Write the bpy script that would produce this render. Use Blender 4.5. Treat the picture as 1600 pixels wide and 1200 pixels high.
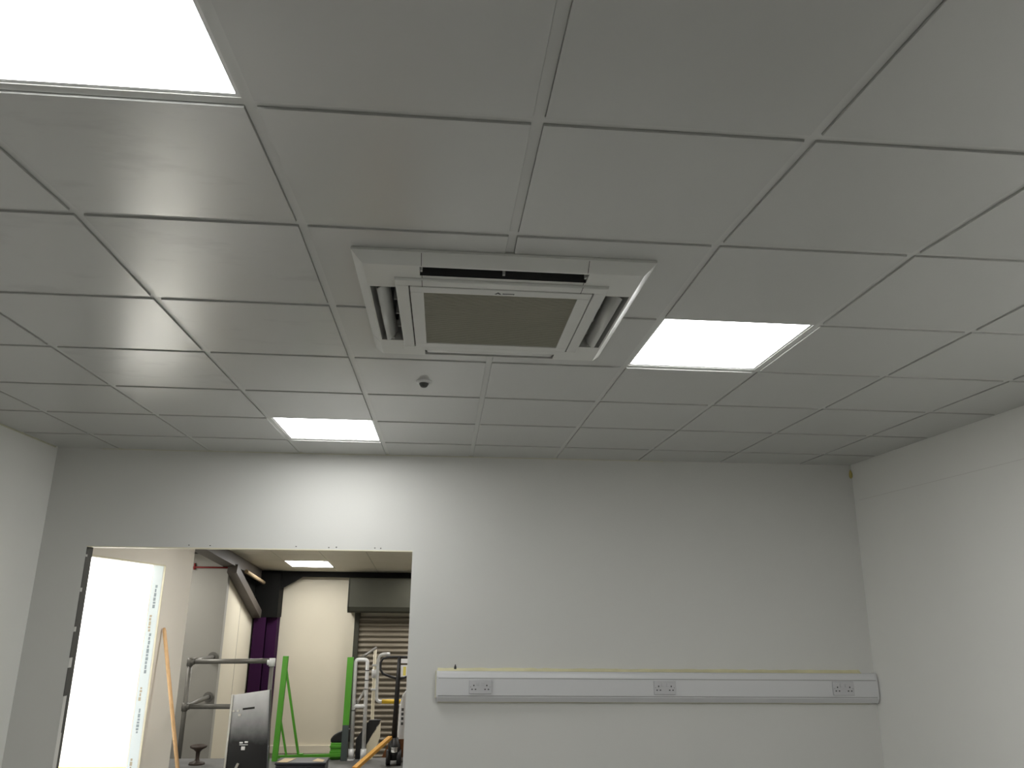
import bpy, bmesh, math, random
from mathutils import Vector, Matrix
random.seed(7)
for o in list(bpy.data.objects): bpy.data.objects.remove(o, do_unlink=True)
scene = bpy.context.scene
COL = scene.collection

# ------------------------------------------------------------------ camera
FPX = 1201.17
yaw, pitch, roll = -0.0830341, 0.2804417, -0.0111617
Rz = Matrix.Rotation(yaw, 3, 'Z'); Rx = Matrix.Rotation(pitch, 3, 'X'); Ry = Matrix.Rotation(roll, 3, 'Y')
Rc = Rz @ Rx @ Ry                                   # columns: right, forward, up
cam_d = bpy.data.cameras.new('camera'); cam = bpy.data.objects.new('camera', cam_d); COL.objects.link(cam)
cam_d.sensor_fit = 'HORIZONTAL'; cam_d.sensor_width = 36.0; cam_d.lens = FPX / 1600 * 36.0
cam_d.clip_start = 0.02; cam_d.clip_end = 100
r_, f_, u_ = Rc.col[0], Rc.col[1], Rc.col[2]
M = Matrix(((r_[0], u_[0], -f_[0], 0.456045), (r_[1], u_[1], -f_[1], -1.368282), (r_[2], u_[2], -f_[2], 1.603426), (0, 0, 0, 1)))
cam.matrix_world = M
scene.camera = cam

# ------------------------------------------------------------------ world, exposure, lamps out of view
w = bpy.data.worlds.new('world'); scene.world = w; w.use_nodes = True
w.node_tree.nodes['Background'].inputs[0].default_value = (0.5, 0.55, 0.6, 1)
w.node_tree.nodes['Background'].inputs[1].default_value = 0.02
scene.view_settings.view_transform = 'Standard'; scene.view_settings.look = 'None'
scene.view_settings.exposure = 0.06; scene.view_settings.gamma = 1.0
scene.view_settings.use_curve_mapping = False
LED = 14.5                                           # radiance of every LED ceiling panel in this room
DOCK_LED = 28.0
def panel_lamp(name, loc, size, radiance, color=(1, 1, 1), rx=0.0):
    d = bpy.data.lights.new(name, 'AREA'); d.shape = 'RECTANGLE'; d.size, d.size_y = size
    d.energy = radiance * math.pi * size[0] * size[1]; d.color = color
    o = bpy.data.objects.new(name, d); COL.objects.link(o); o.location = loc; o.rotation_euler = (rx, 0, 0)
    return o
panel_lamp('dock_unseen_lamp', (0.35, 9.9, 2.09), (0.57, 0.57), DOCK_LED, (1, 0.97, 0.92), -0.085)
panel_lamp('dock_unseen_lamp', (2.1, 8.1, 2.24), (0.57, 0.57), DOCK_LED, (1, 0.97, 0.92), -0.085)
panel_lamp('dock_unseen_lamp', (-0.6, 6.3, 2.40), (0.57, 0.57), DOCK_LED, (1, 0.97, 0.92), -0.085)
panel_lamp('dock_unseen_lamp', (-3.3, 8.2, 2.24), (0.57, 0.57), DOCK_LED, (1, 0.97, 0.92), -0.085)  # unseen lamp added to lighten the grey recess wall
panel_lamp('side_room_lamp', (-3.2, 6.80, 2.27), (1.5, 0.42), 125.0, (1, 0.99, 0.97))

# ------------------------------------------------------------------ materials
MATS = {}
def mat(name, col, rough=0.5, metal=0.0, emit=None, var=0.0, vscale=3.0, bump=0.0, bscale=200.0, spec=0.5, stain=None, stscale=4.0, stamt=0.3, coat=0.0, ior=1.5):
    if name in MATS: return MATS[name]
    m = bpy.data.materials.new(name); m.use_nodes = True; nt = m.node_tree; b = nt.nodes['Principled BSDF']
    b.inputs['Roughness'].default_value = rough; b.inputs['Metallic'].default_value = metal
    b.inputs['Specular IOR Level'].default_value = spec; b.inputs['Coat Weight'].default_value = coat; b.inputs['IOR'].default_value = ior
    b.inputs['Base Color'].default_value = (*col, 1)
    tc = nt.nodes.new('ShaderNodeTexCoord')
    last = None
    if var > 0:
        n = nt.nodes.new('ShaderNodeTexNoise'); n.inputs['Scale'].default_value = vscale; n.inputs['Detail'].default_value = 5
        nt.links.new(tc.outputs['Object'], n.inputs['Vector'])
        mx = nt.nodes.new('ShaderNodeMix'); mx.data_type = 'RGBA'
        mx.inputs[6].default_value = (*[c * (1 - var) for c in col], 1); mx.inputs[7].default_value = (*[min(1, c * (1 + var)) for c in col], 1)
        nt.links.new(n.outputs['Fac'], mx.inputs[0]); last = mx.outputs[2]
    if stain:
        n = nt.nodes.new('ShaderNodeTexNoise'); n.inputs['Scale'].default_value = stscale; n.inputs['Detail'].default_value = 4; n.inputs['Roughness'].default_value = 0.6
        mp = nt.nodes.new('ShaderNodeMapping'); mp.inputs['Scale'].default_value = (1.0, 2.6, 1.0)
        nt.links.new(tc.outputs['Object'], mp.inputs['Vector']); nt.links.new(mp.outputs[0], n.inputs['Vector'])
        cr = nt.nodes.new('ShaderNodeValToRGB'); cr.color_ramp.elements[0].position = 0.55; cr.color_ramp.elements[0].color = (0, 0, 0, 1)
        cr.color_ramp.elements[1].position = 0.68; cr.color_ramp.elements[1].color = (stamt, stamt, stamt, 1)
        nt.links.new(n.outputs['Fac'], cr.inputs[0])
        mx = nt.nodes.new('ShaderNodeMix'); mx.data_type = 'RGBA'
        mx.inputs[6].default_value = (*col, 1); mx.inputs[7].default_value = (*stain, 1)
        if last: nt.links.new(last, mx.inputs[6])
        nt.links.new(cr.outputs[0], mx.inputs[0]); last = mx.outputs[2]
    if last: nt.links.new(last, b.inputs['Base Color'])
    if bump > 0:
        n = nt.nodes.new('ShaderNodeTexNoise'); n.inputs['Scale'].default_value = bscale; n.inputs['Detail'].default_value = 3
        nt.links.new(tc.outputs['Object'], n.inputs['Vector'])
        bp = nt.nodes.new('ShaderNodeBump'); bp.inputs['Strength'].default_value = bump; bp.inputs['Distance'].default_value = 0.002
        nt.links.new(n.outputs['Fac'], bp.inputs['Height']); nt.links.new(bp.outputs[0], b.inputs['Normal'])
    if emit:
        b.inputs['Emission Color'].default_value = (*emit[:3], 1); b.inputs['Emission Strength'].default_value = emit[3]
    MATS[name] = m; return m
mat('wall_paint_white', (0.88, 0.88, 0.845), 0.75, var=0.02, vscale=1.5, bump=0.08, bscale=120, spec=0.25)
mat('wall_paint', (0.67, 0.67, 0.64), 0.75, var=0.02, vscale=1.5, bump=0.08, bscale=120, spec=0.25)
mat('tile_face', (0.48, 0.485, 0.462), 0.28, var=0.012, vscale=6, bump=0.02, bscale=60, spec=0.9, ior=2.0)
mat('tile_face_smudged', (0.48, 0.485, 0.462), 0.28, var=0.012, vscale=6, stain=(0.33, 0.33, 0.32), stscale=3.2, stamt=0.5, spec=0.9, ior=2.0)
mat('tee_paint', (0.60, 0.605, 0.58), 0.33, spec=0.7, ior=1.6)
mat('plenum', (0.05, 0.05, 0.05), 0.9)
mat('lamp_diffuser', (0.9, 0.9, 0.9), 0.5, emit=(1.0, 1.0, 0.985, LED))
mat('dock_lamp_diffuser', (0.9, 0.9, 0.9), 0.5, emit=(1.0, 0.985, 0.96, DOCK_LED))
mat('lamp_frame', (0.75, 0.75, 0.74), 0.4)
mat('ac_plastic', (0.66, 0.665, 0.63), 0.3, spec=0.5)
mat('ac_inner', (0.02, 0.02, 0.02), 0.8)
mat('ac_duct', (0.42, 0.42, 0.40), 0.6)
mat('ac_groove', (0.015, 0.015, 0.013), 0.9)
mat('ac_filter', (0.34, 0.33, 0.25), 0.7)
mat('ac_louvre', (0.52, 0.51, 0.42), 0.5)
mat('logo', (0.04, 0.04, 0.04), 0.5)
mat('sensor_white', (0.7, 0.7, 0.69), 0.35)
mat('sensor_lens', (0.05, 0.05, 0.048), 0.3)
mat('upvc', (0.66, 0.665, 0.67), 0.35)
mat('joint_grey', (0.30, 0.30, 0.29), 0.7)
mat('socket_plastic', (0.56, 0.56, 0.57), 0.3)
mat('socket_hole', (0.02, 0.02, 0.02), 0.7)
mat('foam_yellow', (0.55, 0.47, 0.16), 0.7)
mat('joint_line', (0.74, 0.73, 0.70), 0.75)
mat('sealant_yellow', (0.68, 0.645, 0.42), 0.7, var=0.22, vscale=8)
mat('sealant_pale', (0.62, 0.61, 0.49), 0.7, var=0.15, vscale=8)
mat('dark_metal', (0.05, 0.05, 0.05), 0.5, metal=0.4)
mat('carpet', (0.27, 0.265, 0.255), 0.95, var=0.1, vscale=30)
mat('concrete', (0.16, 0.16, 0.155), 0.7, var=0.2, vscale=5, bump=0.1, bscale=60)
mat('cream_paint', (0.64, 0.59, 0.47), 0.6, var=0.03, vscale=2)
mat('cream_tile', (0.70, 0.66, 0.55), 0.5)
mat('pale_paint', (0.86, 0.82, 0.745), 0.6, var=0.03, vscale=2)
mat('grey_paint', (0.35, 0.34, 0.305), 0.6, var=0.04, vscale=2)
mat('white_paint', (0.82, 0.82, 0.80), 0.6)
mat('film_print', (0.72, 0.80, 0.84), 0.35)
mat('film_ink', (0.28, 0.34, 0.38), 0.5)
mat('film_ink_brown', (0.48, 0.42, 0.32), 0.5)
mat('bead_cream', (0.78, 0.74, 0.58), 0.5)
mat('jamb_dark', (0.07, 0.07, 0.065), 0.7, var=0.3, vscale=14)
mat('purple_steel', (0.032, 0.009, 0.036), 0.7, spec=0.06)
mat('black_steel', (0.006, 0.006, 0.0055), 0.7, spec=0.12)
mat('brown_steel', (0.085, 0.072, 0.06), 0.5, var=0.12, vscale=4)
mat('red_paint', (0.25, 0.02, 0.02), 0.5)
mat('cream_tube', (0.55, 0.42, 0.26), 0.5, var=0.15, vscale=6)
mat('shutter_steel', (0.19, 0.165, 0.125), 0.4, metal=0.3, var=0.08, vscale=4)
mat('hood_steel', (0.042, 0.042, 0.031), 0.55, metal=0.0, spec=0.25, var=0.2, vscale=4, bump=0.05, bscale=8)
mat('galv', (0.80, 0.81, 0.815), 0.35, metal=0.15, var=0.15, vscale=25)
mat('galv_dull', (0.19, 0.185, 0.168), 0.45, metal=0.5, var=0.15, vscale=20)
mat('green_paint', (0.095, 0.37, 0.03), 0.45, var=0.08, vscale=6)
mat('slate_paint', (0.07, 0.09, 0.09), 0.5)
mat('black_plastic', (0.012, 0.012, 0.013), 0.5)
mat('case_plastic', (0.02, 0.021, 0.03), 0.4)
mat('yellow_paint', (0.75, 0.48, 0.02), 0.45)
mat('orange_paint', (0.62, 0.31, 0.04), 0.45)
mat('orange_dark', (0.16, 0.06, 0.015), 0.5)
mat('wood', (0.74, 0.47, 0.24), 0.5, var=0.15, vscale=20)
mat('board_cream', (0.72, 0.66, 0.50), 0.55)
mat('steel_plate', (0.16, 0.165, 0.17), 0.2, metal=0.9, var=0.25, vscale=5, bump=0.06, bscale=10)
mat('steel_edge', (0.55, 0.54, 0.50), 0.4, metal=0.4)
mat('brown_iron', (0.045, 0.03, 0.022), 0.5)
mat('chrome', (0.7, 0.7, 0.7), 0.15, metal=1.0)
mat('white_sack', (0.72, 0.72, 0.72), 0.7)
mat('ink_grey', (0.08, 0.08, 0.08), 0.6)
mat('label_yellow', (0.75, 0.65, 0.15), 0.5)
mat('sheet_white', (0.8, 0.8, 0.8), 0.5)
mat('tan_tape', (0.55, 0.42, 0.24), 0.6)
mat('skirting_yellow', (0.80, 0.70, 0.20), 0.5)

def painted_sheen_plate():  # reflection painted into the base colour: silver at the top fading to black
    m = bpy.data.materials.new('painted_sheen_plate'); m.use_nodes = True; nt = m.node_tree; b = nt.nodes['Principled BSDF']
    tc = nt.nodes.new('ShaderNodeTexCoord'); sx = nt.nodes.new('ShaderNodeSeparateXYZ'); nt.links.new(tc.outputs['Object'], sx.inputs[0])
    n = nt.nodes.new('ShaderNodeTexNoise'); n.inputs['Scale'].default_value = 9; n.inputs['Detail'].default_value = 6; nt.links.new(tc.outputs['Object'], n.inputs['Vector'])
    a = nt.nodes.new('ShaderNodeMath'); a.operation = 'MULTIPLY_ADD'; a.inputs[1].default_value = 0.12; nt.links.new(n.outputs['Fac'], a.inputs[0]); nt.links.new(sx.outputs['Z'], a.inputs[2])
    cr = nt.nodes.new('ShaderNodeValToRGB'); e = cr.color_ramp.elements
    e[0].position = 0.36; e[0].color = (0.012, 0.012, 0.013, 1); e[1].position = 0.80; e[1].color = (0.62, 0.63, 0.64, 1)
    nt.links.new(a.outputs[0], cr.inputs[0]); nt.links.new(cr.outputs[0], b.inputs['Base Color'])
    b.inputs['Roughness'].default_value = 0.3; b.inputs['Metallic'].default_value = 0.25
    MATS['painted_sheen_plate'] = m
painted_sheen_plate()

# ------------------------------------------------------------------ mesh helpers
class MB:
    """collects shapes in world coordinates; build() links them as one mesh object"""
    def __init__(s, xf=None): s.v = []; s.f = []; s.xf = xf; s.smooth = set()
    def add(s, vs, fs, smooth=False):
        n = len(s.v); s.v += [Vector(p) for p in vs]
        for f in fs:
            if smooth: s.smooth.add(len(s.f))
            s.f.append([i + n for i in f])
        return s
    def box(s, x0, x1, y0, y1, z0, z1):
        vs = [(x, y, z) for z in (z0, z1) for y in (y0, y1) for x in (x0, x1)]
        return s.add(vs, [(0, 2, 3, 1), (4, 5, 7, 6), (0, 1, 5, 4), (2, 6, 7, 3), (0, 4, 6, 2), (1, 3, 7, 5)])
    def rbox(s, x0, x1, y0, y1, z0, z1, r=0.005, seg=2):
        bm = bmesh.new(); bmesh.ops.create_cube(bm, size=1)
        for v in bm.verts: v.co = Vector(((x0 + x1) / 2 + v.co.x * (x1 - x0), (y0 + y1) / 2 + v.co.y * (y1 - y0), (z0 + z1) / 2 + v.co.z * (z1 - z0)))
        bmesh.ops.bevel(bm, geom=bm.edges[:], offset=r, segments=seg, affect='EDGES', profile=0.5)
        bm.verts.ensure_lookup_table(); bm.verts.index_update()
        s.add([v.co.copy() for v in bm.verts], [[v.index for v in f.verts] for f in bm.faces]); bm.free(); return s
    def prism(s, poly, axis, a, b):
        """poly: 2D outline; axis: the axis it is extruded along, from a to b"""
        def p3(p, t): return {'x': (t, p[0], p[1]), 'y': (p[0], t, p[1]), 'z': (p[0], p[1], t)}[axis]
        n = len(poly); vs = [p3(p, a) for p in poly] + [p3(p, b) for p in poly]
        fs = [tuple(range(n))[::-1], tuple(range(n, 2 * n))] + [(i, (i + 1) % n, n + (i + 1) % n, n + i) for i in range(n)]
        return s.add(vs, fs)
    def bar(s, p, q, wx, wz, up=(0, 0, 1)):
        """rectangular bar from p to q; wx across, wz along up"""
        p, q = Vector(p), Vector(q); d = (q - p).normalized(); a = d.cross(Vector(up)).normalized(); b = a.cross(d).normalized()
        vs = [c + a * i * wx / 2 + b * j * wz / 2 for c in (p, q) for i, j in ((-1, -1), (1, -1), (1, 1), (-1, 1))]
        return s.add(vs, [(3, 2, 1, 0), (4, 5, 6, 7)] + [(i, (i + 1) % 4, 4 + (i + 1) % 4, 4 + i) for i in range(4)])
    def tube(s, pts, r, n=12, cap=True):
        pts = [Vector(p) for p in pts]
        if not isinstance(r, (list, tuple)): pts = [p for i, p in enumerate(pts) if i == 0 or (p - pts[i - 1]).length > 1e-5]
        rs = r if isinstance(r, (list, tuple)) else [r] * len(pts)
        vs = []; ref = None
        for i, p in enumerate(pts):
            d = ((pts[min(i + 1, len(pts) - 1)] - p).normalized() + (p - pts[max(i - 1, 0)]).normalized()).normalized() if 0 < i < len(pts) - 1 else (pts[min(i + 1, len(pts) - 1)] - pts[max(i - 1, 0)]).normalized()
            if ref is None: ref = d.orthogonal().normalized()
            a = (ref - d * ref.dot(d)).normalized(); ref = a; b = d.cross(a)
            vs += [p + (a * math.cos(2 * math.pi * k / n) + b * math.sin(2 * math.pi * k / n)) * rs[i] for k in range(n)]
        fs = [(i * n + k, i * n + (k + 1) % n, (i + 1) * n + (k + 1) % n, (i + 1) * n + k) for i in range(len(pts) - 1) for k in range(n)]
        s.add(vs, fs, True)
        if cap:
            s.f.append([len(s.v) - len(vs) + k for k in range(n)][::-1]); s.f.append([len(s.v) - n + k for k in range(n)])
        return s
    def lathe(s, prof, c, n=24):
        """prof: (radius, z offset) around the vertical axis through c"""
        c = Vector(c); vs = [c + Vector((r * math.cos(2 * math.pi * k / n), r * math.sin(2 * math.pi * k / n), z)) for r, z in prof for k in range(n)]
        fs = [(i * n + k, i * n + (k + 1) % n, (i + 1) * n + (k + 1) % n, (i + 1) * n + k) for i in range(len(prof) - 1) for k in range(n)]
        return s.add(vs, fs, True)
    def build(s, name, m, parent=None, origin=None, bevel=0.0):
        vs = [s.xf(v) for v in s.v] if s.xf else s.v
        if parent is not None: org = Vector(parent['_o'])
        elif origin is not None: org = Vector(origin)
        else:
            org = Vector((sum(v.x for v in vs) / len(vs), sum(v.y for v in vs) / len(vs), min(v.z for v in vs)))
        me = bpy.data.meshes.new(name); me.from_pydata([v - org for v in vs], [], s.f); me.update()
        if s.smooth:
            me.polygons.foreach_set('use_smooth', [i in s.smooth for i in range(len(me.polygons))])
        bm = bmesh.new(); bm.from_mesh(me); bmesh.ops.recalc_face_normals(bm, faces=bm.faces); bm.to_mesh(me); bm.free()
        me.materials.append(MATS[m]); o = bpy.data.objects.new(name, me); COL.objects.link(o)
        o['_o'] = tuple(org)
        if parent is not None: o.parent = parent
        else: o.location = org
        if bevel:
            b = o.modifiers.new('bevel', 'BEVEL'); b.width = bevel; b.segments = 2; b.limit_method = 'ANGLE'; b.angle_limit = 0.7
        return o
def build_each(mb, name, m, parent):
    """every loose piece of mb becomes an object of its own"""
    n = len(mb.v); par = list(range(n))
    def find(a):
        while par[a] != a: par[a] = par[par[a]]; a = par[a]
        return a
    for f in mb.f:
        for i in f[1:]: par[find(i)] = find(f[0])
    groups = {}
    for k, f in enumerate(mb.f): groups.setdefault(find(f[0]), []).append(k)
    out = []
    for ks in groups.values():
        idx = sorted({i for k in ks for i in mb.f[k]}); re = {i: j for j, i in enumerate(idx)}
        p = MB(mb.xf); p.v = [mb.v[i] for i in idx]; p.f = [[re[i] for i in mb.f[k]] for k in ks]
        p.smooth = {j for j, k in enumerate(ks) if k in mb.smooth}
        out.append(p.build(name, m, parent))
    return out
def tag(o, label, cat, group=None):
    o['label'] = label; o['category'] = cat
    if group: o['group'] = group
    return o
def thing(name, label, cat, loc, group=None):
    o = bpy.data.objects.new(name, None); COL.objects.link(o); o.location = loc; o['_o'] = tuple(loc); o.empty_display_size = 0.1
    return tag(o, label, cat, group)
def struct(o, label=None):
    o['kind'] = 'structure'
    if label: o['label'] = label
    return o
def elbow(p, c, q, r, n=6):
    """points of a rounded corner at c between p and q"""
    p, c, q = Vector(p), Vector(c), Vector(q); a = (p - c).normalized() * r; b = (q - c).normalized() * r
    pts = [p]
    for i in range(n + 1):
        t = i / n; pts.append((c + a) * (1 - t) ** 2 + c * 2 * t * (1 - t) + (c + b) * t ** 2)
    return pts + [q]

# ------------------------------------------------------------------ the room
ZC = 2.62
XL, XR, YF = -2.222, 3.392, -2.95
ang = -0.02139; ca, sa = math.cos(ang), math.sin(ang)
def bw(v):                                            # frame of the far wall: it stands slightly askew to the ceiling grid
    return Vector((0.456 + (v.x - 0.456) * ca - v.y * sa, 4.032 + (v.x - 0.456) * sa + v.y * ca, v.z))
def zc(y): return ZC - 0.0707 * max(0.0, min(0.6053 - y, 1.2))   # the grid sags a little towards the near end
OPL, OPR, OPT = -1.924, 0.236, 1.953

struct(MB().box(XL - .1, XR + .1, YF - .1, 4.2, -0.05, 0.0).build('floor', 'carpet'))
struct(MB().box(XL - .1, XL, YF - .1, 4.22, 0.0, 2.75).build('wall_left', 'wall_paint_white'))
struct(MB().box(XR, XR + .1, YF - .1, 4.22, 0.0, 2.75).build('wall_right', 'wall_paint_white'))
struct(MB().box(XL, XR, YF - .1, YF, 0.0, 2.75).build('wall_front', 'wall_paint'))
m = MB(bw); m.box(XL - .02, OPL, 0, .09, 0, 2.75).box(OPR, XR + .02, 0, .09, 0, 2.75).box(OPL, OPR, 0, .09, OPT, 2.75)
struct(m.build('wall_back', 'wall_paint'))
# raw left jamb of the opening: dark stud with nibs of plaster along its edge
m = MB(bw).box(OPL, OPL + .004, 0.004, .088, 0, OPT); t1 = struct(m.build('trim_1', 'jamb_dark'), 'dark unfinished stud lining the left side of the opening')
m = MB(bw)
for z0, z1, d in ((1.885, 1.90, .02), (1.66, 1.685, .022), (1.41, 1.44, .03), (1.19, 1.25, .05), (.80, 1.02, .055), (.45, .80, .066), (0.0, .45, .075)):
    m.prism([(OPL, -.001), (OPL + .007, -.001), (OPL + .007, d * .7), (OPL, d)], 'z', z0, z1)
build_each(m, 'plaster_nib', 'wall_paint', t1)
struct(MB(bw).box(OPL, OPR, -.0015, .09, OPT - .004, OPT + .002).build('trim_2', 'bead_cream'), 'thin cream bead along the top of the opening')
m = MB(bw)
for x in (-1.26, -1.12, -.55, -.33, -.28, -.02, .02):
    m.lathe([(0.001, 0), (.005, .002), (.004, .005), (.0005, .006)], (x, -.0012, OPT + .012 + .006 * random.random()), 8)
m.build('trim_3', 'dark_metal'); struct(bpy.data.objects['trim_3'], 'small fixing marks above the opening')

# ceiling: slab above, lay-in tiles and tees as pieces
ceil = struct(MB().box(XL - .1, XR + .1, YF - .1, 4.2, 2.74, 2.80).build('ceiling', 'plenum'))
CX = [XL, -1.80, -1.193, -0.572, 0.030, 0.6195, 1.2138, 1.8104, 2.4064, 3.0, XR]
RY = [YF, -2.388, -1.788, -1.188, -0.588, 0.0117, 0.6053, 1.2089, 1.8026, 2.4, 3.0, 3.6, 4.11]
LIGHTS = {(3, 4), (6, 7), (3, 10), (8, 5), (8, 4)}                    # (column, row) cells that hold a light panel
ACX0, ACX1, ACY0, ACY1 = 0.150, 1.068, 0.727, 1.641
SMUDGE = {(3, 5), (3, 6), (3, 7), (2, 8), (2, 6)}
def tile_piece(m, x0, x1, y0, y1, lip=True):
    g = 0.0135 if lip else 0.0
    for (e, zb, zt) in ((g, -.006, .003), (.002, .003, .014)):
        vs = []
        for dz in (zb, zt):
            for y in (y0 + e, y1 - e):
                for x in (x0 + e, x1 - e): vs.append((x, y, zc(y) + dz))
        m.add(vs, [(0, 2, 3, 1), (4, 5, 7, 6), (0, 1, 5, 4), (2, 6, 7, 3), (0, 4, 6, 2), (1, 3, 7, 5)])
def far_edge(x): return 4.032 + (x - 0.456) * sa + 0.004
for i in range(len(CX) - 1):
    for j in range(len(RY) - 1):
        if (i, j) in LIGHTS: continue
        x0, x1, y0, y1 = CX[i], CX[i + 1], RY[j], RY[j + 1]
        m = MB(); mt = 'tile_face_smudged' if (i, j) in SMUDGE else 'tile_face'
        if i in (4, 5) and j in (6, 7):               # four tiles cut round the air conditioner
            g = .0135
            hx0, hx1, hy0, hy1 = ACX0 + .05, ACX1 - .05, ACY0 + .05, ACY1 - .05
            if j == 6: ya, yb, yc_, yd = y0 + g, hy0, hy0, y1 - g
            else: ya, yb, yc_, yd = hy1, y1 - g, y0 + g, hy1
            m.box(x0 + g, x1 - g, ya, yb, ZC - .006, ZC + .014)
            if i == 4: m.box(x0 + g, hx0, yc_, yd, ZC - .006, ZC + .014)
            else: m.box(hx1, x1 - g, yc_, yd, ZC - .006, ZC + .014)
        else: tile_piece(m, x0, x1, y0, y1)
        m.build('ceiling_tile', mt, ceil)
def tee(x0, x1, y0, y1, name, dz=0.0):
    m = MB(); vs = []
    for z in (0.0 + dz, .0028):
        for y in (y0, y1):
            for x in (x0, x1): vs.append((x, y, zc(y) + z))
    m.add(vs, [(0, 2, 3, 1), (4, 5, 7, 6), (0, 1, 5, 4), (2, 6, 7, 3), (0, 4, 6, 2), (1, 3, 7, 5)])
    if x1 - x0 < y1 - y0:
        xm = (x0 + x1) / 2; vs = []
        for z in (.0028, .035):
            for y in (y0, y1):
                for x in (xm - .001, xm + .001): vs.append((x, y, zc(y) + z))
        m.add(vs, [(0, 2, 3, 1), (4, 5, 7, 6), (0, 1, 5, 4), (2, 6, 7, 3), (0, 4, 6, 2), (1, 3, 7, 5)])
    else:
        ym = (y0 + y1) / 2; m.box(x0, x1, ym - .001, ym + .001, zc(ym) + .0028, zc(ym) + .035)
    m.build(name, 'tee_paint', ceil)
h = .012
for j in range(1, len(RY) - 1):                        # main tees run across the room
    y = RY[j]
    if j == 7:
        tee(XL, ACX0 + .04, y - h, y + h, 'main_tee'); tee(ACX1 - .04, XR, y - h, y + h, 'main_tee')
    else: tee(XL, XR, y - h, y + h, 'main_tee')
for i in range(1, len(CX) - 1):
    x = CX[i]
    for j in range(len(RY) - 1):
        y0, y1 = RY[j] + h, RY[j + 1] - h
        if j == len(RY) - 2: y1 = far_edge(x)
        if i == 5 and j == 6: y1 = ACY0 + .04
        if i == 5 and j == 7: y0 = ACY1 - .04
        tee(x - h, x + h, y0, y1, 'cross_tee')
# wall angles around the edge
MB().box(XL, XL + .022, YF, 4.06, ZC - .0015, ZC + .02).build('wall_angle', 'tee_paint', ceil)
MB().box(XR - .022, XR, .6, 3.96, ZC - .0015, ZC + .02).build('wall_angle', 'tee_paint', ceil)
MB(bw).box(XL + .02, XR - .02, -.022, 0, ZC - .0015, ZC + .02).build('wall_angle', 'tee_paint', ceil)
# yellowish sealant squeezed out where walls meet the ceiling
struct(MB().box(XL, XL + .008, 1.2, 4.05, ZC - .012, ZC - .002).build('trim_4', 'sealant_pale'), 'yellowish sealant line where left wall meets ceiling')
struct(MB(bw).box(XL + .3, 2.0, -.007, 0, ZC - .010, ZC - .002).build('trim_5', 'sealant_pale'), 'yellowish sealant line where far wall meets ceiling')

# ------------------------------------------------------------------ light panels
def light_panel(x0, x1, y0, y1, label, diff='lamp_diffuser'):
    cx, cy = (x0 + x1) / 2, (y0 + y1) / 2
    t = thing('ceiling_light', label, 'ceiling light', (cx, cy, zc(cy)), 'square light panels set in the ceiling grid')
    e, fw = .0125, .009
    def slab(m, a0, a1, b0, b1, za, zb):
        vs = [(x, y, zc(y) + z) for z in (za, zb) for y in (b0, b1) for x in (a0, a1)]
        m.add(vs, [(0, 2, 3, 1), (4, 5, 7, 6), (0, 1, 5, 4), (2, 6, 7, 3), (0, 4, 6, 2), (1, 3, 7, 5)])
    m = MB(); X0, X1, Y0, Y1 = x0 + .004, x1 - .004, y0 + .004, y1 - .004; k = fw + e - .004
    slab(m, X0, X1, Y0, Y0 + k, .0032, .012); slab(m, X0, X1, Y1 - k, Y1, .0032, .012)
    slab(m, X0, X0 + k, Y0 + k, Y1 - k, .0032, .012); slab(m, X1 - k, X1, Y0 + k, Y1 - k, .0032, .012)
    m.build('frame', 'lamp_frame', t)
    m = MB(); slab(m, x0 + e + fw - .002, x1 - e - fw + .002, y0 + e + fw - .002, y1 - e - fw + .002, .005, .010); m.build('diffuser', diff, t)
    m = MB(); slab(m, X0 + .01, X1 - .01, Y0 + .01, Y1 - .01, .0125, .035); m.build('housing', 'lamp_frame', t)
    return t
light_panel(CX[3], CX[4], RY[4], RY[5], 'large glowing ceiling light panel cut off by the top left corner')
light_panel(CX[8], CX[9], RY[5], RY[6], 'ceiling light panel near the right wall, beyond the right edge of the picture')
light_panel(CX[8], CX[9], RY[4], RY[5], 'unseen ceiling light panel added overhead to the right, nearest the camera')  # second panel out of view, added to brighten the right wall
light_panel(CX[6], CX[7], RY[7], RY[8], 'glowing square ceiling light panel just right of the air conditioner')
light_panel(CX[3], CX[4], RY[10], RY[11], 'small glowing ceiling light panel near the far wall above the opening')

# ------------------------------------------------------------------ ceiling cassette air conditioner
AX, AY = 0.609, 1.184
ac = thing('air_conditioner', 'white square four-way ceiling air conditioner with central grille', 'air conditioner', (AX, AY, 2.575))
FZ = 2.575
def sq(hh, z): return [(AX - hh, AY - hh, z), (AX + hh, AY - hh, z), (AX + hh, AY + hh, z), (AX - hh, AY + hh, z)]
m = MB(); rings = [(.440, 2.640), (.459, 2.612), (.459, 2.605), (.426, FZ)]
for (h0, z0), (h1, z1) in zip(rings, rings[1:]):
    m.add(sq(h0, z0) + sq(h1, z1), [(i, (i + 1) % 4, 4 + (i + 1) % 4, 4 + i) for i in range(4)])
G = [-.426, -.419, -.357, -.337, -.258, .258, .337, .357, .419, .426]
def is_hole(a, b):
    ca_, cb = (G[a] + G[a + 1]) / 2, (G[b] + G[b + 1]) / 2
    return (.337 < abs(ca_) < .419 and abs(cb) < .258) or (.357 < abs(cb) < .419 and abs(ca_) < .258)
for a in range(9):
    for b in range(9):
        if is_hole(a, b) or (abs(G[a] + G[a + 1]) / 2 < .3 and abs(G[b] + G[b + 1]) / 2 < .3): continue
        m.add([(AX + G[a], AY + G[b], FZ), (AX + G[a + 1], AY + G[b], FZ), (AX + G[a + 1], AY + G[b + 1], FZ), (AX + G[a], AY + G[b + 1], FZ)], [(0, 1, 2, 3)])
m.build('fascia', 'ac_plastic', ac)
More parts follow.
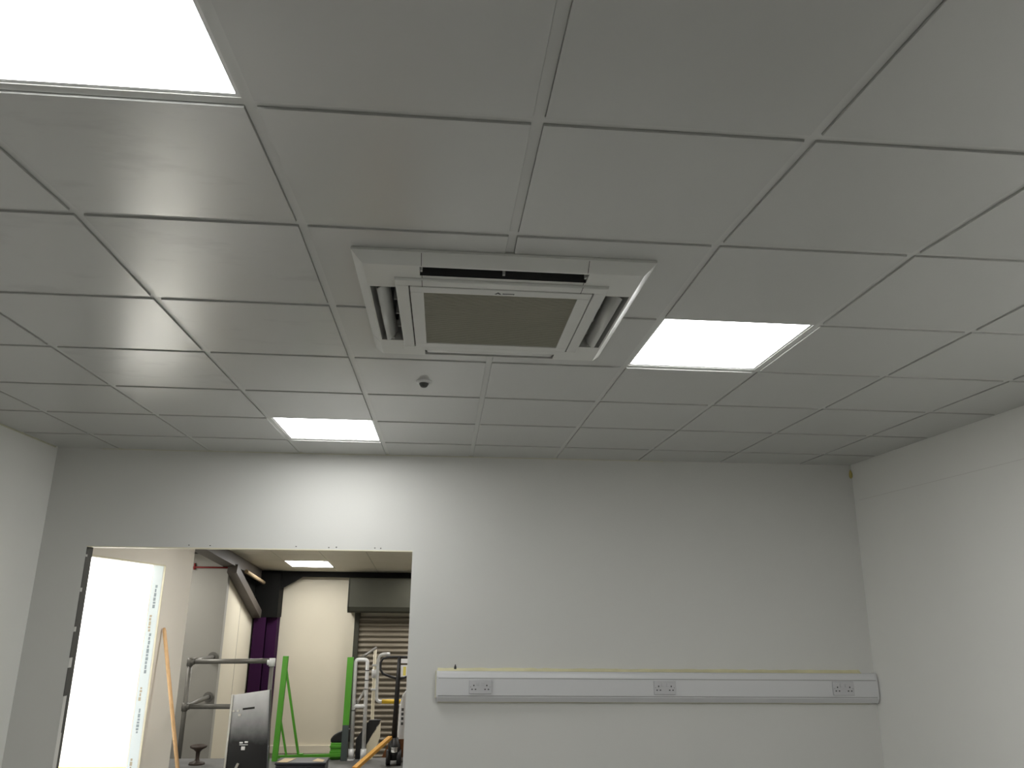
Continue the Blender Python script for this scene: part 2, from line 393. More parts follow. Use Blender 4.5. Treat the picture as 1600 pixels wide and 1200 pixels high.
for k in range(4):                                    # four air outlets, each with its vane
    rot = Matrix.Rotation(k * math.pi / 2, 3, 'Z')    # k=0 near side (towards -y)
    def L(d, s, z, rot=rot): v = rot @ Vector((s, -d, 0)); return (AX + v.x, AY + v.y, z)
    di = .357 if k % 2 == 0 else .337
    m = MB()                                          # outlet throat
    prof = [(.419, FZ), (.408, 2.625), (.396, 2.66)]
    for (d0, z0), (d1, z1) in zip(prof, prof[1:]):
        m.add([L(d0, -.258, z0), L(d0, .258, z0), L(d1, .258, z1), L(d1, -.258, z1)], [(0, 1, 2, 3)], True)
    for s_ in (-.258, .258):
        m.add([L(.419, s_, FZ), L(di, s_, FZ), L(di, s_, 2.66), L(.396, s_, 2.66)], [(0, 1, 2, 3)])
    o = m.build('air_outlet', 'ac_duct', ac)
    m = MB()
    m.add([L(di, -.258, FZ), L(di, .258, FZ), L(di, .258, 2.66), L(di, -.258, 2.66)], [(0, 1, 2, 3)])
    m.add([L(di, -.258, 2.66), L(di, .258, 2.66), L(.396, .258, 2.66), L(.396, -.258, 2.66)], [(0, 1, 2, 3)])
    m.build('throat_back', 'ac_inner', o)
    m = MB()                                          # small guide fins inside the throat
    for s_ in ((0.0,) if k == 0 else (-.13, 0.0, .13)):
        p, q = Vector(L(di + .0015, s_ - .004, 2.585)), Vector(L(di + .014, s_ + .004, 2.645))
        m.box(min(p.x, q.x), max(p.x, q.x), min(p.y, q.y), max(p.y, q.y), 2.585, 2.645)
    build_each(m, 'guide_fin', 'ac_duct', o)
    m = MB()                                          # the vane: a thin curved blade
    arc = {0: [(.356, 2.628), (.366, 2.622), (.378, 2.620), (.390, 2.622)],
           1: [(.361, 2.612), (.370, 2.592), (.382, 2.577), (.396, 2.567)],
           2: [(.358, 2.578), (.374, 2.575), (.394, 2.576), (.412, 2.581)],
           3: [(.361, 2.612), (.370, 2.592), (.382, 2.577), (.396, 2.567)]}[k]
    n = len(arc); th = .003
    vs = [L(d, s_, z) for s_ in (-.25, .25) for d, z in arc] + [L(d + th * .6, s_, z + th) for s_ in (-.25, .25) for d, z in arc]
    fs = []
    for i in range(n - 1):
        fs += [(i, i + 1, n + i + 1, n + i), (2 * n + i, 3 * n + i, 3 * n + i + 1, 2 * n + i + 1), (i, 2 * n + i, 2 * n + i + 1, i + 1), (n + i, n + i + 1, 3 * n + i + 1, 3 * n + i)]
    fs += [(0, n, 3 * n, 2 * n), (n - 1, 3 * n - 1, 4 * n - 1, 2 * n - 1)]
    m.add(vs, fs, True); v = m.build('vane', 'ac_plastic', o)
    m = MB()
    for s_ in (-.256, .250):
        p, q = Vector(L(.372, s_, 2.58)), Vector(L(.384, s_ + .006, 2.60)); m.box(min(p.x, q.x), max(p.x, q.x), min(p.y, q.y), max(p.y, q.y), 2.58, 2.598)
    build_each(m, 'vane_pivot', 'ac_plastic', o)
def ring(m, ho, hi, z0, z1):
    for (a0, a1, b0, b1) in ((-ho, ho, -ho, -hi), (-ho, ho, hi, ho), (-ho, -hi, -hi, hi), (hi, ho, -hi, hi)):
        m.box(AX + a0, AX + a1, AY + b0, AY + b1, z0, z1)
m = MB(); ring(m, .3365, .2955, 2.565, FZ + .002); m.build('inner_frame', 'ac_plastic', ac, bevel=.003)
MB().box(AX - .3, AX + .3, AY - .3, AY + .3, 2.5735, 2.576).build('groove', 'ac_groove', ac)
g = MB(); ring(g, .2915, .2490, 2.5635, 2.5734); g = g.build('grille_frame', 'ac_plastic', ac, bevel=.0015)
MB().box(AX - .25, AX + .25, AY - .25, AY + .25, 2.5728, 2.5733).build('filter', 'ac_filter', g)
m = MB()
for i in range(52):
    y = AY - .247 + i * .0095
    m.prism([(y, 2.5648), (y + .0046, 2.5655), (y + .0066, 2.5712), (y + .0044, 2.5712)], 'x', AX - .249, AX + .249)
for x in (-.15, -.05, .05, .15): m.box(AX + x - .003, AX + x + .003, AY - .249, AY + .249, 2.5695, 2.5718)
lv = m.build('grille_louvres', 'ac_louvre', g); lv['kind'] = 'stuff'
m = MB()                                              # seams of the corner pieces
for sx in (-.252, .252):
    m.add([(AX + sx - .0008, AY - .4572, 2.6030), (AX + sx + .0008, AY - .4572, 2.6030), (AX + sx + .0008, AY - .427, 2.5745), (AX + sx - .0008, AY - .427, 2.5745)], [(0, 1, 2, 3)])
    m.box(AX + sx - .0008, AX + sx + .0008, AY - .3405, AY - .293, 2.5643, 2.566)
    m.box(AX + sx - .0008, AX + sx + .0008, AY - .36, AY - .34, 2.5742, 2.576)
for sx in (-1, 1):
    m.add([(AX + sx * .4572, AY + .285, 2.603), (AX + sx * .4572, AY + .287, 2.603), (AX + sx * .427, AY + .287, 2.5745), (AX + sx * .427, AY + .285, 2.5745)], [(0, 1, 2, 3)])
build_each(m, 'panel_seam', 'ac_groove', ac)
m = MB(); zl = 2.5628                                  # small emblem and lettering on the grille frame
m.prism([(AX - .022, AY - .262), (AX - .011, AY - .278), (AX, AY - .262), (AX - .007, AY - .262), (AX - .011, AY - .268), (AX - .015, AY - .262)], 'z', zl, 2.5640)
for i in range(7): m.box(AX + .004 + i * .0055, AX + .0083 + i * .0055, AY - .270, AY - .263, zl, 2.5640)
build_each(m, 'emblem', 'logo', ac)

# ------------------------------------------------------------------ sensor
sx, sy = 0.331, 2.135
sn = thing('motion_sensor', 'small round white motion sensor with dark lens on the ceiling', 'sensor', (sx, sy, ZC - .006))
zb = ZC - .006
MB().lathe([(.0385, 0), (.0385, -.003), (.035, -.007), (.024, -.010), (.022, -.010), (.021, -.002)], (sx, sy, zb), 32).build('bezel', 'sensor_white', sn)
MB().lathe([(.0225, -.009), (.0215, -.016), (.015, -.027), (.009, -.030), (.0001, -.031)], (sx, sy, zb), 24).build('lens', 'sensor_lens', sn)

# ------------------------------------------------------------------ trunking with sockets
TX0, TX1 = 0.432, 3.385
TZ0, TZ1 = 1.000, 1.186
tr = thing('cable_trunking', 'long white plastic dado trunking fixed along the far wall', 'trunking', bw(Vector((1.9, -.03, TZ0))))
prof = [(0, TZ0), (-.030, TZ0), (-.052, TZ0 + .030), (-.052, TZ1 - .034), (-.044, TZ1 - .012), (-.036, TZ1), (0, TZ1)]
m = MB(bw); m.prism([(a, b) for a, b in prof], 'x', TX0 + .006, TX1 - .004); m.build('body', 'upvc', tr)
MB(bw).box(TX0 + .008, TX1 - .006, -.0555, -.0515, TZ0 + .040, TZ1 - .044).build('cover', 'upvc', tr, bevel=.001)
for z in (TZ0 + .036, TZ1 - .0435): MB(bw).box(TX0 + .010, TX1 - .008, -.0528, -.0515, z, z + .0035).build('cover_joint', 'joint_grey', tr)
pc = [(0, TZ0 - .002), (-.032, TZ0 - .002), (-.055, TZ0 + .029), (-.055, TZ1 - .033), (-.046, TZ1 - .010), (-.037, TZ1 + .002), (0, TZ1 + .002)]
m = MB(bw); m.prism(pc, 'x', TX0, TX0 + .012); m.build('end_cap', 'upvc', tr, bevel=.002)
m = MB(bw); m.prism(pc, 'x', TX1 - .012, TX1); m.build('end_cap', 'upvc', tr, bevel=.002)
m = MB(bw); N = 60
rnd = [random.random() for _ in range(N + 1)]
vs = []
for i in range(N + 1):
    x = TX0 + .004 + (TX1 - TX0 - .1) * i / N; k = .006 + .006 * rnd[i]
    vs += [(x, -.001, TZ1 + .001), (x, -.020 - k, TZ1 + .001), (x, -.012, TZ1 + .006 + k * .5), (x, -.001, TZ1 + .010 + k)]
m.add(vs, [(4 * i + a, 4 * i + (a + 1) % 4, 4 * i + 4 + (a + 1) % 4, 4 * i + 4 + a) for i in range(N) for a in range(4)] + [(0, 1, 2, 3), (4 * N + 3, 4 * N + 2, 4 * N + 1, 4 * N)])
m.build('sealant_bead', 'sealant_yellow', tr)['label'] = 'yellow sealant along the top of the trunking'
MB(bw).prism([(TX0 - .010, -.001), (TX0, -.001), (TX0, -.014)], 'z', TZ0 + .02, TZ1).build('sealant_bead', 'sealant_pale', tr)
MB(bw).prism([(-.001, TZ0 - .010), (-.001, TZ0), (-.024, TZ0)], 'x', TX0 + .01, TX1 - .05).build('sealant_bead', 'sealant_pale', tr)

def socket(x, label):
    zc_ = 1.094; yf = -.0556
    t = thing('double_socket', label, 'socket', bw(Vector((x, yf, zc_ - .043))), 'double sockets on the trunking')
    MB(bw).rbox(x - .073, x + .073, yf - .010, yf, zc_ - .043, zc_ + .043, .004).build('plate', 'socket_plastic', t)
    for s in (-1, 1):
        MB(bw).rbox(x + s * .017 - .008, x + s * .017 + .008, yf - .015, yf - .009, zc_ + .008, zc_ + .030, .002).build('rocker_switch', 'socket_plastic', t)
        m = MB(bw); c = x + s * .042
        m.box(c - .0035, c + .0035, yf - .0106, yf - .009, zc_ + .004, zc_ + .013)
        for d in (-.011, .011): m.box(c + d - .005, c + d + .005, yf - .0106, yf - .009, zc_ - .018, zc_ - .012)
        build_each(m, 'pin_hole', 'socket_hole', t)
        m = MB(bw); m.lathe([(.0001, -.001), (.003, -.001), (.003, .001), (.0001, .001)], (x + s * .062, yf - .0098, zc_), 10); m.build('screw', 'socket_hole', t)
    return t
socket(.717, 'double socket nearest the open left end of the trunking')
socket(1.931, 'double socket at the middle of the trunking')
socket(3.140, 'double socket at the right end of trunking by the corner')
MB(bw).lathe([(.008, 0), (.007, .012), (.003, .026), (.0005, .030)], (.551, -.008, TZ1 + .012), 10).build('wall_screw', 'dark_metal')
tag(bpy.data.objects['wall_screw'], 'tiny dark screw sticking up above left end of trunking', 'screw')
m = MB(bw); m.lathe([(.0005, 0), (.011, .012), (.012, .035), (.007, .055), (.0005, .066)], (3.383, -.006, 2.515), 10); o = m.build('foam_blob', 'foam_yellow')
tag(o, 'small yellow foam blob high in the right corner', 'foam')
struct(MB().box(XR - .0006, XR, 1.2, 3.9, 2.351, 2.354).build('trim_6', 'joint_line'), 'faint plasterboard joint line across the right wall')

# ------------------------------------------------------------------ beyond the opening: side wall with a bright doorway
YB = 4.17; YW = 10.9; SL = 0.085
def zr(y): return 2.045 + SL * (YW - y)
struct(MB().box(-4.8, 4.2, 4.2, 7.86, -0.9, 0.0).build('floor_dock', 'concrete'))
struct(MB().box(-4.8, 4.2, 7.86, 11.1, -0.95, -0.9).build('floor_lower', 'concrete'))
D0, D1, DT = 4.72, 6.44, 1.932
m = MB(); A, B = -2.315, -2.2
m.prism([(4.18, 0), (D0, 0), (D0, zr(D0)), (4.18, zr(4.18))], 'x', A, B)
m.prism([(D1, 0), (7.27, 0), (7.27, zr(7.27)), (D1, zr(D1))], 'x', A, B)
m.prism([(D0, DT), (D1, DT), (D1, zr(D1)), (D0, zr(D0))], 'x', A, B)
wl = struct(m.build('wall_dock_left', 'pale_paint'))
m = MB(); m.box(B - .010, B + .002, D1 - .003, D1 + .010, 0, DT); m.box(B - .010, B + .002, D0, D1, DT - .006, DT + .008)
build_each(m, 'edge_bead', 'bead_cream', wl)
MB().box(A + .012, B - .016, D1 - .003, D1, 0, DT).build('printed_film', 'film_print', wl)['label'] = 'white film with printing on the doorway jamb'
mk = MB(); mb = MB()
def glyphs(m, za, zb_, x0, x1):
    z = za
    while z > zb_:
        k = .016 + .022 * random.random(); m.box(x0 + .006 * random.random(), x1 - .006 * random.random(), D1 - .0040, D1 - .0028, z - k, z); z -= k + .007
for za, zb_ in ((1.754, 1.728), (1.719, 1.56), (1.317, .995), (.665, .456)): glyphs(mk, za, zb_, -2.272, -2.248)
for za, zb_ in ((1.481, 1.352), (.846, .747), (.25, .16)): glyphs(mb, za, zb_, -2.286, -2.262)
for o in (mk.build('printing', 'film_ink', wl), mb.build('printing', 'film_ink_brown', wl)): o['kind'] = 'stuff'
# side room behind the doorway
struct(MB().box(-4.7, A, 7.15, 7.25, 0, 2.3).build('wall_side_room_end', 'white_paint'))
struct(MB().box(-4.8, -4.7, 4.18, 7.25, 0, 2.3).build('wall_side_room_left', 'white_paint'))
struct(MB().box(-4.7, A, 4.18, 4.22, 0, 2.3).build('wall_side_room_near', 'white_paint'))
struct(MB().box(-4.8, A, 4.18, 7.25, 2.3, 2.34).build('ceiling_side_room', 'white_paint'))
struct(MB().box(-4.69, A, 7.13, 7.15, 0, .056).build('baseboard_side_room', 'skirting_yellow'))

# dock hall shell
struct(MB().prism([(-4.8, -.9), (-2.3, -.9), (-2.3, 2.035), (-2.375, 2.035), (-2.375, 2.2), (-4.8, 2.2)], 'y', 9.06, 9.16).build('wall_dock_recess', 'grey_paint'))
m = MB(); m.prism([(9.16, -.9), (YW, -.9), (YW, 1.86), (9.16, 2.03)], 'x', -2.42, -2.3)
wdl = struct(m.build('wall_dock_side', 'cream_paint'))
m = MB().box(-2.3, -2.297, 9.85, 9.856, -.9, 1.95); m.build('panel_joint', 'grey_paint', wdl)
struct(MB().box(-2.42, 4.2, YW, YW + .1, -.9, 2.3).build('wall_dock_far', 'cream_paint'))
struct(MB().box(-1.95, -.85, YW - .035, YW, -.46, -.36).build('baseboard_dock', 'cream_paint'))
m = MB(); m.prism([(4.1, -.9), (11, -.9), (11, 2.1), (4.1, 2.7)], 'x', 4.1, 4.2); struct(m.build('wall_dock_right', 'cream_paint'))
struct(MB().box(-4.8, -4.7, 7.25, 9.1, -.9, 2.6).build('wall_recess_left', 'grey_paint'))
cd = MB(); cd.prism([(4.12, zr(4.12) + .03), (11.0, zr(11.0) + .03), (11.0, zr(11.0) + .1), (4.12, zr(4.12) + .1)], 'x', -4.8, 4.2)
cd = struct(cd.build('ceiling_dock', 'cream_tile'))
DX = [-2.32, -1.726, -1.126, -.536, .064, .664, 1.264, 1.864]; DY = [6.6, 7.2, 7.8, 8.4, 9.0, 9.6, 10.2, 10.8]
def dslab(m, x0, x1, y0, y1, za, zb_):
    vs = [(x, y, zr(y) + z) for z in (za, zb_) for y in (y0, y1) for x in (x0, x1)]
    m.add(vs, [(0, 2, 3, 1), (4, 5, 7, 6), (0, 1, 5, 4), (2, 6, 7, 3), (0, 4, 6, 2), (1, 3, 7, 5)])
for i in range(len(DX) - 1):
    for j in range(len(DY) - 1):
        if (i, j) == (1, 5): continue
        m = MB(); dslab(m, DX[i] + .004, DX[i + 1] - .004, DY[j] + .004, DY[j + 1] - .004, 0, .012); m.build('ceiling_tile', 'cream_tile', cd)
for x in DX[1:-1]:
    m = MB(); dslab(m, x - .010, x + .010, DY[0], DY[-1], .006, .010); m.build('main_tee', 'galv_dull', cd)
for y in DY[1:-1]:
    m = MB(); dslab(m, DX[0], DX[-1], y - .010, y + .010, .0062, .0098); m.build('cross_tee', 'galv_dull', cd)
lt = thing('ceiling_light', 'small light panel glowing in the ceiling seen through the opening', 'ceiling light', (-1.426, 9.9, zr(9.9)), 'square light panels set in the ceiling grid')
m = MB(); dslab(m, -1.712, -1.140, 9.614, 10.186, .001, .008); m.build('diffuser', 'dock_lamp_diffuser', lt)
m = MB()
for a in ((-1.722, -1.712, 9.604, 10.196), (-1.140, -1.130, 9.604, 10.196), (-1.712, -1.140, 9.604, 9.614), (-1.712, -1.140, 10.186, 10.196)): dslab(m, *a, 0, .010)
m.build('frame', 'lamp_frame', lt)

# ------------------------------------------------------------------ steelwork
cl = thing('steel_column', 'purple steel column with black top in the far left corner', 'column', (-2.12, 10.7, -.9))
MB().box(-2.27, -2.10, 10.58, 10.60, -.9, 1.40).box(-2.27, -2.10, 10.84, 10.86, -.9, 1.40).box(-2.195, -2.175, 10.60, 10.84, -.9, 1.40).build('lower_shaft', 'purple_steel', cl)
MB().box(-2.10, -1.955, 10.66, 10.87, -.9, 1.40).build('side_plate', 'purple_steel', cl)
MB().box(-2.28, -1.945, 10.575, 10.88, 1.40, 2.03).build('upper_shaft', 'black_steel', cl)
MB().prism([(-1.95, 1.80), (-1.95, 1.985), (-1.64, 1.985)], 'y', 10.68, 10.74).build('gusset', 'black_steel', cl)
bm_ = thing('roof_beam', 'dark brown steel roof beam sloping down to the purple column', 'beam', (-2.28, 9.0, 2.1))
def zbm(y): return 2.153 - .0885 * (y - 7.81)
m = MB(); m.prism([(7.28, zbm(7.28)), (10.58, zbm(10.58)), (10.58, zbm(10.58) + .016), (7.28, zbm(7.28) + .016)], 'x', -2.37, -2.20)
m.build('bottom_flange', 'brown_steel', bm_)
m = MB(); m.prism([(7.28, zbm(7.28) + .016), (10.58, zbm(10.58) + .016), (10.58, zr(10.58) + .01), (7.28, zr(7.28) + .01)], 'x', -2.30, -2.225)
m.build('web', 'brown_steel', bm_)
m = MB(); m.bar((-2.232, 8.97, 2.02), (-2.232, 10.57, 1.44), .11, .12, up=(1, 0, 0))
br = m.build('haunch_brace', 'brown_steel', bm_)
MB().prism([(9.3, 1.98), (10.57, 1.52), (10.57, zbm(10.57)), (9.3, zbm(9.3))], 'x', -2.296, -2.285).build('gusset_plate', 'black_steel', br)
tag(MB().tube([(-2.165, 9.42, 2.0), (-2.165, 10.50, 1.885)], .026, 12).build('tube_batten', 'cream_tube'), 'tan tube lying along the dark roof beam', 'tube')
m = MB(); m.prism([(YW - .20, 1.985), (YW, 1.985), (YW, 2.06), (YW - .2, 2.06)], 'x', -2.25, 4.1)
tag(m.build('eaves_beam', 'black_steel'), 'black eaves beam along the top of the far wall', 'beam')
tag(MB().tube([(-2.95, 9.04, 2.03), (-2.30, 9.04, 2.03)], .010, 8).tube([(-2.725, 9.04, 2.0), (-2.725, 9.04, 2.08)], .012, 8).build('red_pipe', 'red_paint'), 'thin dark red pipe across the top of the recess wall', 'pipe')

# ------------------------------------------------------------------ roller shutter
rs = thing('roller_shutter', 'grey metal roller shutter with box hood on far wall', 'shutter', (.7, 10.7, -.9))
hp = [(10.895, 1.975), (10.52, 1.975), (10.50, 1.955), (10.50, 1.56), (10.53, 1.50), (10.58, 1.475), (10.895, 1.475)]
MB().prism(hp, 'x', -.925, 2.3).build('hood', 'hood_steel', rs, bevel=.012)
MB().prism([(y - .006 if y < 10.6 else y, z) for y, z in hp], 'x', -.937, -.925).build('hood_end', 'hood_steel', rs)
for x in (-.845, 2.22): MB().box(x, x + .07, 10.74, 10.885, -.9, 1.475).build('guide_rail', 'hood_steel', rs, bevel=.004)
sl = [(10.80 - .024 * math.sin(math.pi * min(1, t / .86)) if t < .86 else 10.806, .075 * t) for t in [i / 9 for i in range(10)]]
m = MB(); vs = [(x, y, z - .9) for x in (-.78, 2.22) for y, z in sl]; n = len(sl)
m.add(vs, [(i, i + 1, n + i + 1, n + i) for i in range(n - 1)], True)
first = None
for k in range(31):
    if first is None:
        first = m.build('slat', 'shutter_steel', rs); o = first
    else:
        o = first.copy(); COL.objects.link(o); o.parent = rs
    o.location.z = k * .075

# ------------------------------------------------------------------ things in the dock hall
# pole leaning on the side wall
p0, p1 = Vector((-1.80, 6.36, 0.0)), Vector((-2.18, 6.56, 1.362))
tag(MB().tube([p0, p0 + (p1 - p0) * .98, p1], [.017, .017, .012], 12).build('wooden_pole', 'wood'), 'long wooden broom pole leaning against the cream side wall', 'pole')
# guard rail at the dock edge
gr = thing('guard_rail', 'dull steel tube guard rail fixed back to the recess wall', 'guard rail', (-1.9, 7.95, -.3))
rr = .026; zt, zm = .966, .504; xa, xb = -2.315, -1.425
MB().tube([(xa, 7.95, zt), (xb, 7.95, zt + .012)], rr, 14).build('top_rail', 'galv_dull', gr)
MB().tube([(xa, 7.95, zm), (xb, 7.95, zm)], rr, 14).build('mid_rail', 'galv_dull', gr)
MB().tube([(xa, 7.95, -.3), (xa, 7.95, zt)], rr * .95, 14).build('post', 'galv_dull', gr)
MB().tube([(xb, 7.95, -.3), (xb, 7.95, zt + .012)], rr * .85, 14).build('post', 'galv_dull', gr)
for z in (zt, zm):
    MB().tube([(xa, 7.95, z), (-2.375, 9.045, z - .02)], rr, 14).build('wall_rail', 'galv_dull', gr)
    o = MB().tube([(-2.375, 9.03, z - .02), (-2.375, 9.058, z - .02)], [.06, .06], 18).build('wall_flange', 'galv_dull', gr)
    for x in (xa, xb): MB().tube([(x, 7.95, z - .045), (x, 7.95, z + .04)], rr * 1.3, 14).tube([(x + (-.05 if x == xb else 0), 7.95, z), (x + (.05 if x == xa else 0), 7.95, z)], rr * 1.28, 14).build('clamp_fitting', 'galv' if x == xb else 'galv_dull', gr)
# upright steel panel
sp = thing('steel_panel', 'upright steel panel, reflection painted silver above and black below, with slot handle', 'panel', (-1.37, 6.9, 0))
pp = [(-1.560, 0.0), (-1.165, 0.0), (-1.207, .780), (-1.555, .732)]
MB().prism(pp, 'y', 6.90, 6.93).build('sheet', 'painted_sheen_plate', sp, bevel=.004)
MB().prism([(-1.575, 0), (-1.557, 0), (-1.552, .735), (-1.570, .735)], 'y', 6.885, 6.935).build('edge_strip', 'steel_edge', sp)
MB().prism([(-1.168, 0), (-1.154, 0), (-1.196, .785), (-1.210, .785)], 'y', 6.885, 6.935).build('edge_strip', 'steel_plate', sp)
MB().bar((-1.452, 6.899, .605), (-1.340, 6.899, .618), .004, .018).build('slot', 'ac_groove', sp)
m = MB()
for x, z, a in ((-1.535, .588, .012), (-1.495, .590, .012), (-1.475, .553, .015)): m.rbox(x - a, x + a, 6.888, 6.902, z - a * .8, z + a * .8, .004)
build_each(m, 'catch', 'steel_edge', sp)
m = MB()
for x, z, a, b in ((-1.435, .305, .016, .007), (-1.387, .310, .016, .007), (-1.410, .287, .04, .003), (-1.412, .256, .018, .016)): m.rbox(x - a, x + a, 6.890, 6.902, z - b, z + b, .0029)
build_each(m, 'bolt', 'sheet_white', sp)
m = MB().bar((-1.49, 6.86, 0.0), (-1.445, 6.895, .125), .03, .012); m.build('stay', 'steel_edge', sp)
# cast foot stand
tag(MB().lathe([(.0005, .178), (.03, .186), (.075, .180), (.085, .172), (.080, .158), (.045, .140), (.022, .118), (.018, .05), (.03, .03), (.075, .018), (.08, 0), (.0005, 0)], (-2.01, 7.55, 0), 20).build('iron_stand', 'brown_iron'), 'small dark brown mushroom-shaped iron stand on dock floor', 'stand')
# green frame
gf = thing('safety_barrier', 'bright green steel barrier with two uprights and slanting stays', 'barrier', (-.9, 7.7, 0))
MB().bar((-1.256, 7.70, 0), (-1.232, 7.70, 1.046), .055, .05, up=(0, 1, 0)).build('upright', 'green_paint', gf)
u2 = MB().bar((-.538, 7.70, .352), (-.534, 7.70, 1.037), .065, .05, up=(0, 1, 0)).build('upright', 'green_paint', gf)
MB().bar((-.538, 7.70, 0), (-.538, 7.70, .352), .066, .051, up=(0, 1, 0)).build('painted_foot', 'slate_paint', gf)
MB().bar((-1.218, 7.71, .90), (-1.021, 7.76, .03), .022, .03, up=(0, 1, 0)).build('stay', 'green_paint', gf)
MB().bar((-1.232, 7.71, .40), (-1.14, 7.74, .02), .018, .03, up=(0, 1, 0)).build('stay', 'green_paint', gf)
MB().box(-1.018, -.972, 7.72, 7.77, 0, .065).build('foot_block', 'green_paint', gf)
MB().bar((-1.25, 7.735, .034), (-.575, 7.735, .05), .03, .03).build('base_rail', 'green_paint', gf)
gb = thing('green_crate', 'small green crate on the floor beside the grey-footed upright', 'crate', (-.63, 7.79, 0))
MB().rbox(-.695, -.575, 7.765, 7.855, 0, .165, .008).build('body', 'green_paint', gb)
build_each(MB().rbox(-.700, -.572, 7.755, 7.77, .06, .085, .004).rbox(-.700, -.572, 7.755, 7.77, .115, .14, .004), 'rib', 'green_paint', gb)
tag(MB().prism([(-.70, .166), (-.50, .166), (-.50, .30), (-.55, .292), (-.62, .268), (-.675, .232), (-.70, .205)], 'y', 7.77, 7.85).build('black_tub', 'black_plastic', bevel=.012), 'black round-topped tub lying on the green crate', 'tub')
# galvanised handrail
hr = thing('handrail', 'shiny galvanised tube handrail with looped end beside green frame', 'handrail', (-.42, 7.72, 0))
xl, xr, z1 = -.478, -.350, 1.012
MB().tube([(xl + .012, 7.72, .05), (xl, 7.72, z1 - .04)] + elbow((xl, 7.72, z1 - .04), (xl, 7.72, z1), (xr, 7.72, z1), .04)[1:-1] + elbow((xl + .05, 7.72, z1), (xr, 7.72, z1), (xr, 7.72, z1 - .04), .04)[1:] + [(xr + .012, 7.72, .05)], .021, 14).build('looped_rail', 'galv', hr)
MB().tube([(xl + .008, 7.72, .535), (xr + .008, 7.72, .535)], .02, 12).build('mid_rail', 'galv', hr)
for x in (xl + .012, xr + .012):
    f = MB().rbox(x - .034, x + .034, 7.685, 7.755, 0, .012, .003).build('base_flange', 'galv', hr)
    MB().tube([(x, 7.72, .012), (x, 7.72, .11)], .032, 14).build('socket_sleeve', 'galv', f)
m = MB()
for z in (.90, .80, .71): m.tube([(xr + .002, 7.72, z - .004), (xr + .002, 7.72, z + .004)], .0235, 14)
m.tube([(xl + .006, 7.72, .49), (xl + .006, 7.72, .498)], .0235, 14)
build_each(m, 'cable_tie', 'black_plastic', hr)
MB().tube([(xl + .03, 7.74, z1), (-.385, 9.2, 1.06)], .016, 10).build('sloping_rail', 'galv_dull', hr)
MB().tube([(xl + .03, 7.74, .545), (-.49, 9.2, .56)], .016, 10).build('sloping_rail', 'galv_dull', hr)
# gate beyond
gt = thing('swing_gate', 'pale tube gate post with curved pipe and yellow bar before shutter', 'gate', (-.35, 9.2, -.9))
MB().tube([(-.365, 9.2, -.9), (-.393, 9.2, 1.04)], [.024, .020], 12).build('post', 'board_cream', gt)
MB().rbox(-.41, -.32, 9.16, 9.24, .165, .205, .004).build('post_collar', 'galv', gt)
MB().tube(elbow((-.20, 9.18, .985), (-.345, 9.18, .985), (-.345, 9.18, .80), .08) + elbow((-.345, 9.18, .6), (-.338, 9.18, .418), (-.27, 9.18, .418), .05), .020, 12).build('curved_pipe', 'galv', gt)
MB().tube([(-.27, 9.18, .418), (.25, 9.18, .418)], .027, 12).build('bar', 'yellow_paint', gt)
for z in (.84, .55): MB().rbox(-.42, -.33, 9.165, 9.215, z, z + .022, .004).build('bracket', 'galv', gt)
MB().tube([(-.385, 9.17, .70), (-.385, 9.17, .80)], .034, 12).build('hinge', 'galv', gt)
# leaning board
lb = thing('ramp_board', 'cream board leaning with dark rubber face beside pallet truck', 'board', (-.25, 7.80, 0))
q = [(-.174, .37), (-.173, .225), (-.248, .0), (-.318, .0), (-.315, .140)]
MB().prism(q, 'y', 7.768, 7.784).build('panel', 'board_cream', lb)
MB().prism([(-.43, .20), (-.30, .385), (-.176, .388), (-.316, .142), (-.335, .0), (-.43, 0)], 'y', 7.785, 7.85).build('rubber_face', 'black_plastic', lb)
# pallet truck
pt = thing('pallet_truck', 'orange pallet truck with black loop handle at opening edge', 'pallet truck', (0.0, 7.4, 0))
y = 7.45
loop = [(0.0, .835), (-.06, .850), (-.165, .885), (-.195, .93), (-.198, 1.0), (-.175, 1.04), (-.13, 1.056), (.0, 1.058), (.13, 1.056), (.175, 1.04), (.198, 1.0), (.195, .93), (.165, .885), (.06, .850), (0.0, .835)]
MB().tube([(x + .008, y + .02, z) for x, z in loop], .013, 10).build('handle_loop', 'black_plastic', pt)
MB().tube([(.008, y + .02, 1.06), (.006, y + .01, .84), (-.006, y, .24)], [.017, .024, .030], 12).build('handle_shaft', 'black_plastic', pt)
pb = MB().lathe([(.0005, .27), (.038, .262), (.052, .21), (.064, .195), (.064, .12), (.052, .11), (.07, .055), (.0005, .05)], (.0, y, 0), 18).build('pump', 'black_plastic', pt)
m = MB()
for k in range(4): m.lathe([(.034, .132 + k * .013), (.0385, .136 + k * .013), (.034, .140 + k * .013)], (.004, y - .045, 0), 18)
build_each(m, 'spring_coil', 'chrome', pb)
for s in (-.055, .055): MB().tube([(s - .022, y, .075), (s + .022, y, .075)], .075, 20).build('steer_wheel', 'black_plastic', pt)
MB().bar((-.045, y - .03, .268), (-.300, y - .98, .150), .045, .03).build('frame_arm', 'orange_paint', pt)
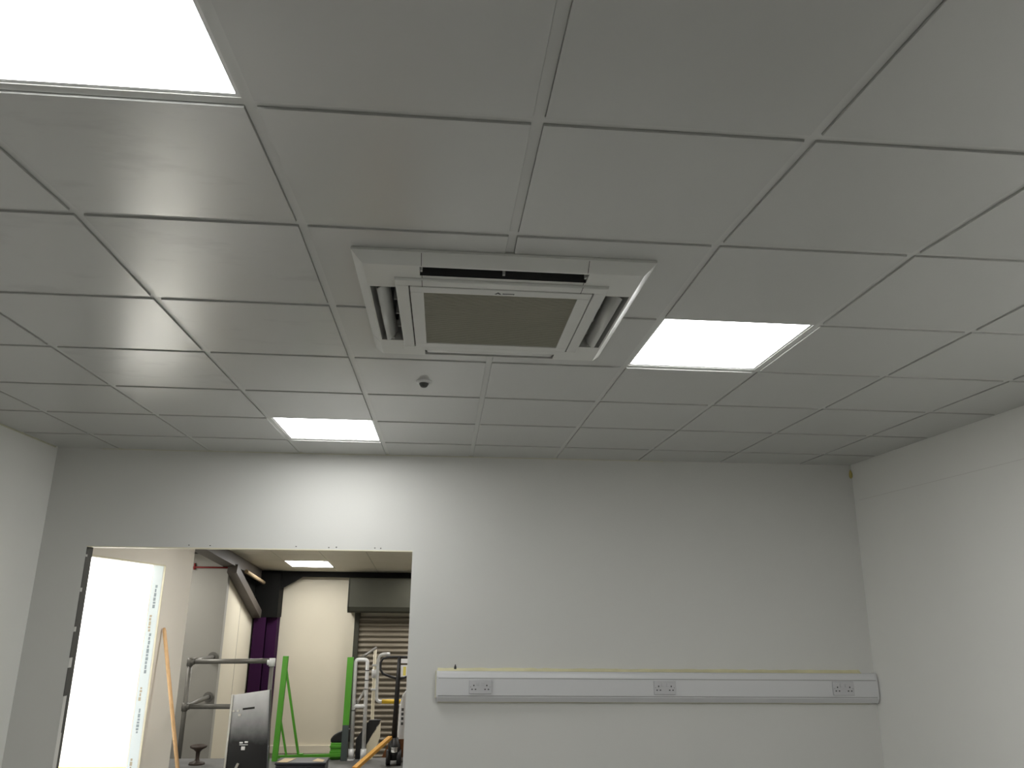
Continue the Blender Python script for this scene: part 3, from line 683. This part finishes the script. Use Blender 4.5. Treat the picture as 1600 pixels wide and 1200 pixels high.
MB().bar((.14, y - .03, .268), (.38, y - .98, .150), .045, .03).build('frame_arm', 'orange_paint', pt)
MB().prism([(-.05, .235), (.15, .235), (.20, .06), (-.13, .06)], 'y', y + .075, y + .09).build('body_plate', 'orange_dark', pt)
MB().rbox(-.38, -.22, y - 1.95, y - .95, .07, .14, .008).build('fork', 'orange_paint', pt)
MB().rbox(.30, .46, y - 1.95, y - .95, .07, .14, .008).build('fork', 'orange_paint', pt)
for x in (-.30, .38): MB().tube([(x - .035, y - 1.82, .036), (x + .035, y - 1.82, .036)], .036, 14).build('load_roller', 'black_plastic', pt)
lbp = MB().box(.028, .10, y + .012, y + .016, .86, .975).build('label_plate', 'sheet_white', pt); lbp['label'] = 'white and yellow label on the handle'
MB().box(.055, .085, y + .0105, y + .0121, .87, .96).build('label_print', 'label_yellow', lbp)
MB().box(.028, .10, y + .012, y + .016, .995, 1.04).build('label_plate', 'sheet_white', pt)
# white sack
ws = thing('white_sack', 'white sack with dark printed marks behind the pallet truck', 'sack', (.15, 7.68, 0))
MB().prism([(.015, .0), (.30, 0), (.30, .72), (.10, .715), (.05, .65), (.025, .56), (.018, .3)], 'y', 7.62, 7.76).build('body', 'white_sack', ws, bevel=.02)
m = MB()
for z in (.36, .41, .455, .50): m.box(.05, .075, 7.6185, 7.6205, z, z + .028)
build_each(m, 'print_mark', 'ink_grey', ws)
# black case
bc = thing('equipment_case', 'low black case with tan tape at its corners on dock floor', 'case', (-.85, 6.97, 0))
MB().rbox(-1.088, -.62, 6.86, 7.12, 0, .112, .012).build('body', 'case_plastic', bc)
MB().rbox(-1.095, -.613, 6.85, 7.125, .112, .135, .008).build('lid', 'case_plastic', bc)
MB().prism([(-1.075, 6.87), (-.98, 6.87), (-.93, 7.06), (-1.04, 7.06)], 'z', .135, .138).build('tape', 'tan_tape', bc)
MB().prism([(-.75, 6.93), (-.65, 6.89), (-.64, 6.97), (-.72, 7.05)], 'z', .135, .138).build('tape', 'tan_tape', bc)
for o in bpy.data.objects:
    if '_o' in o: del o['_o']
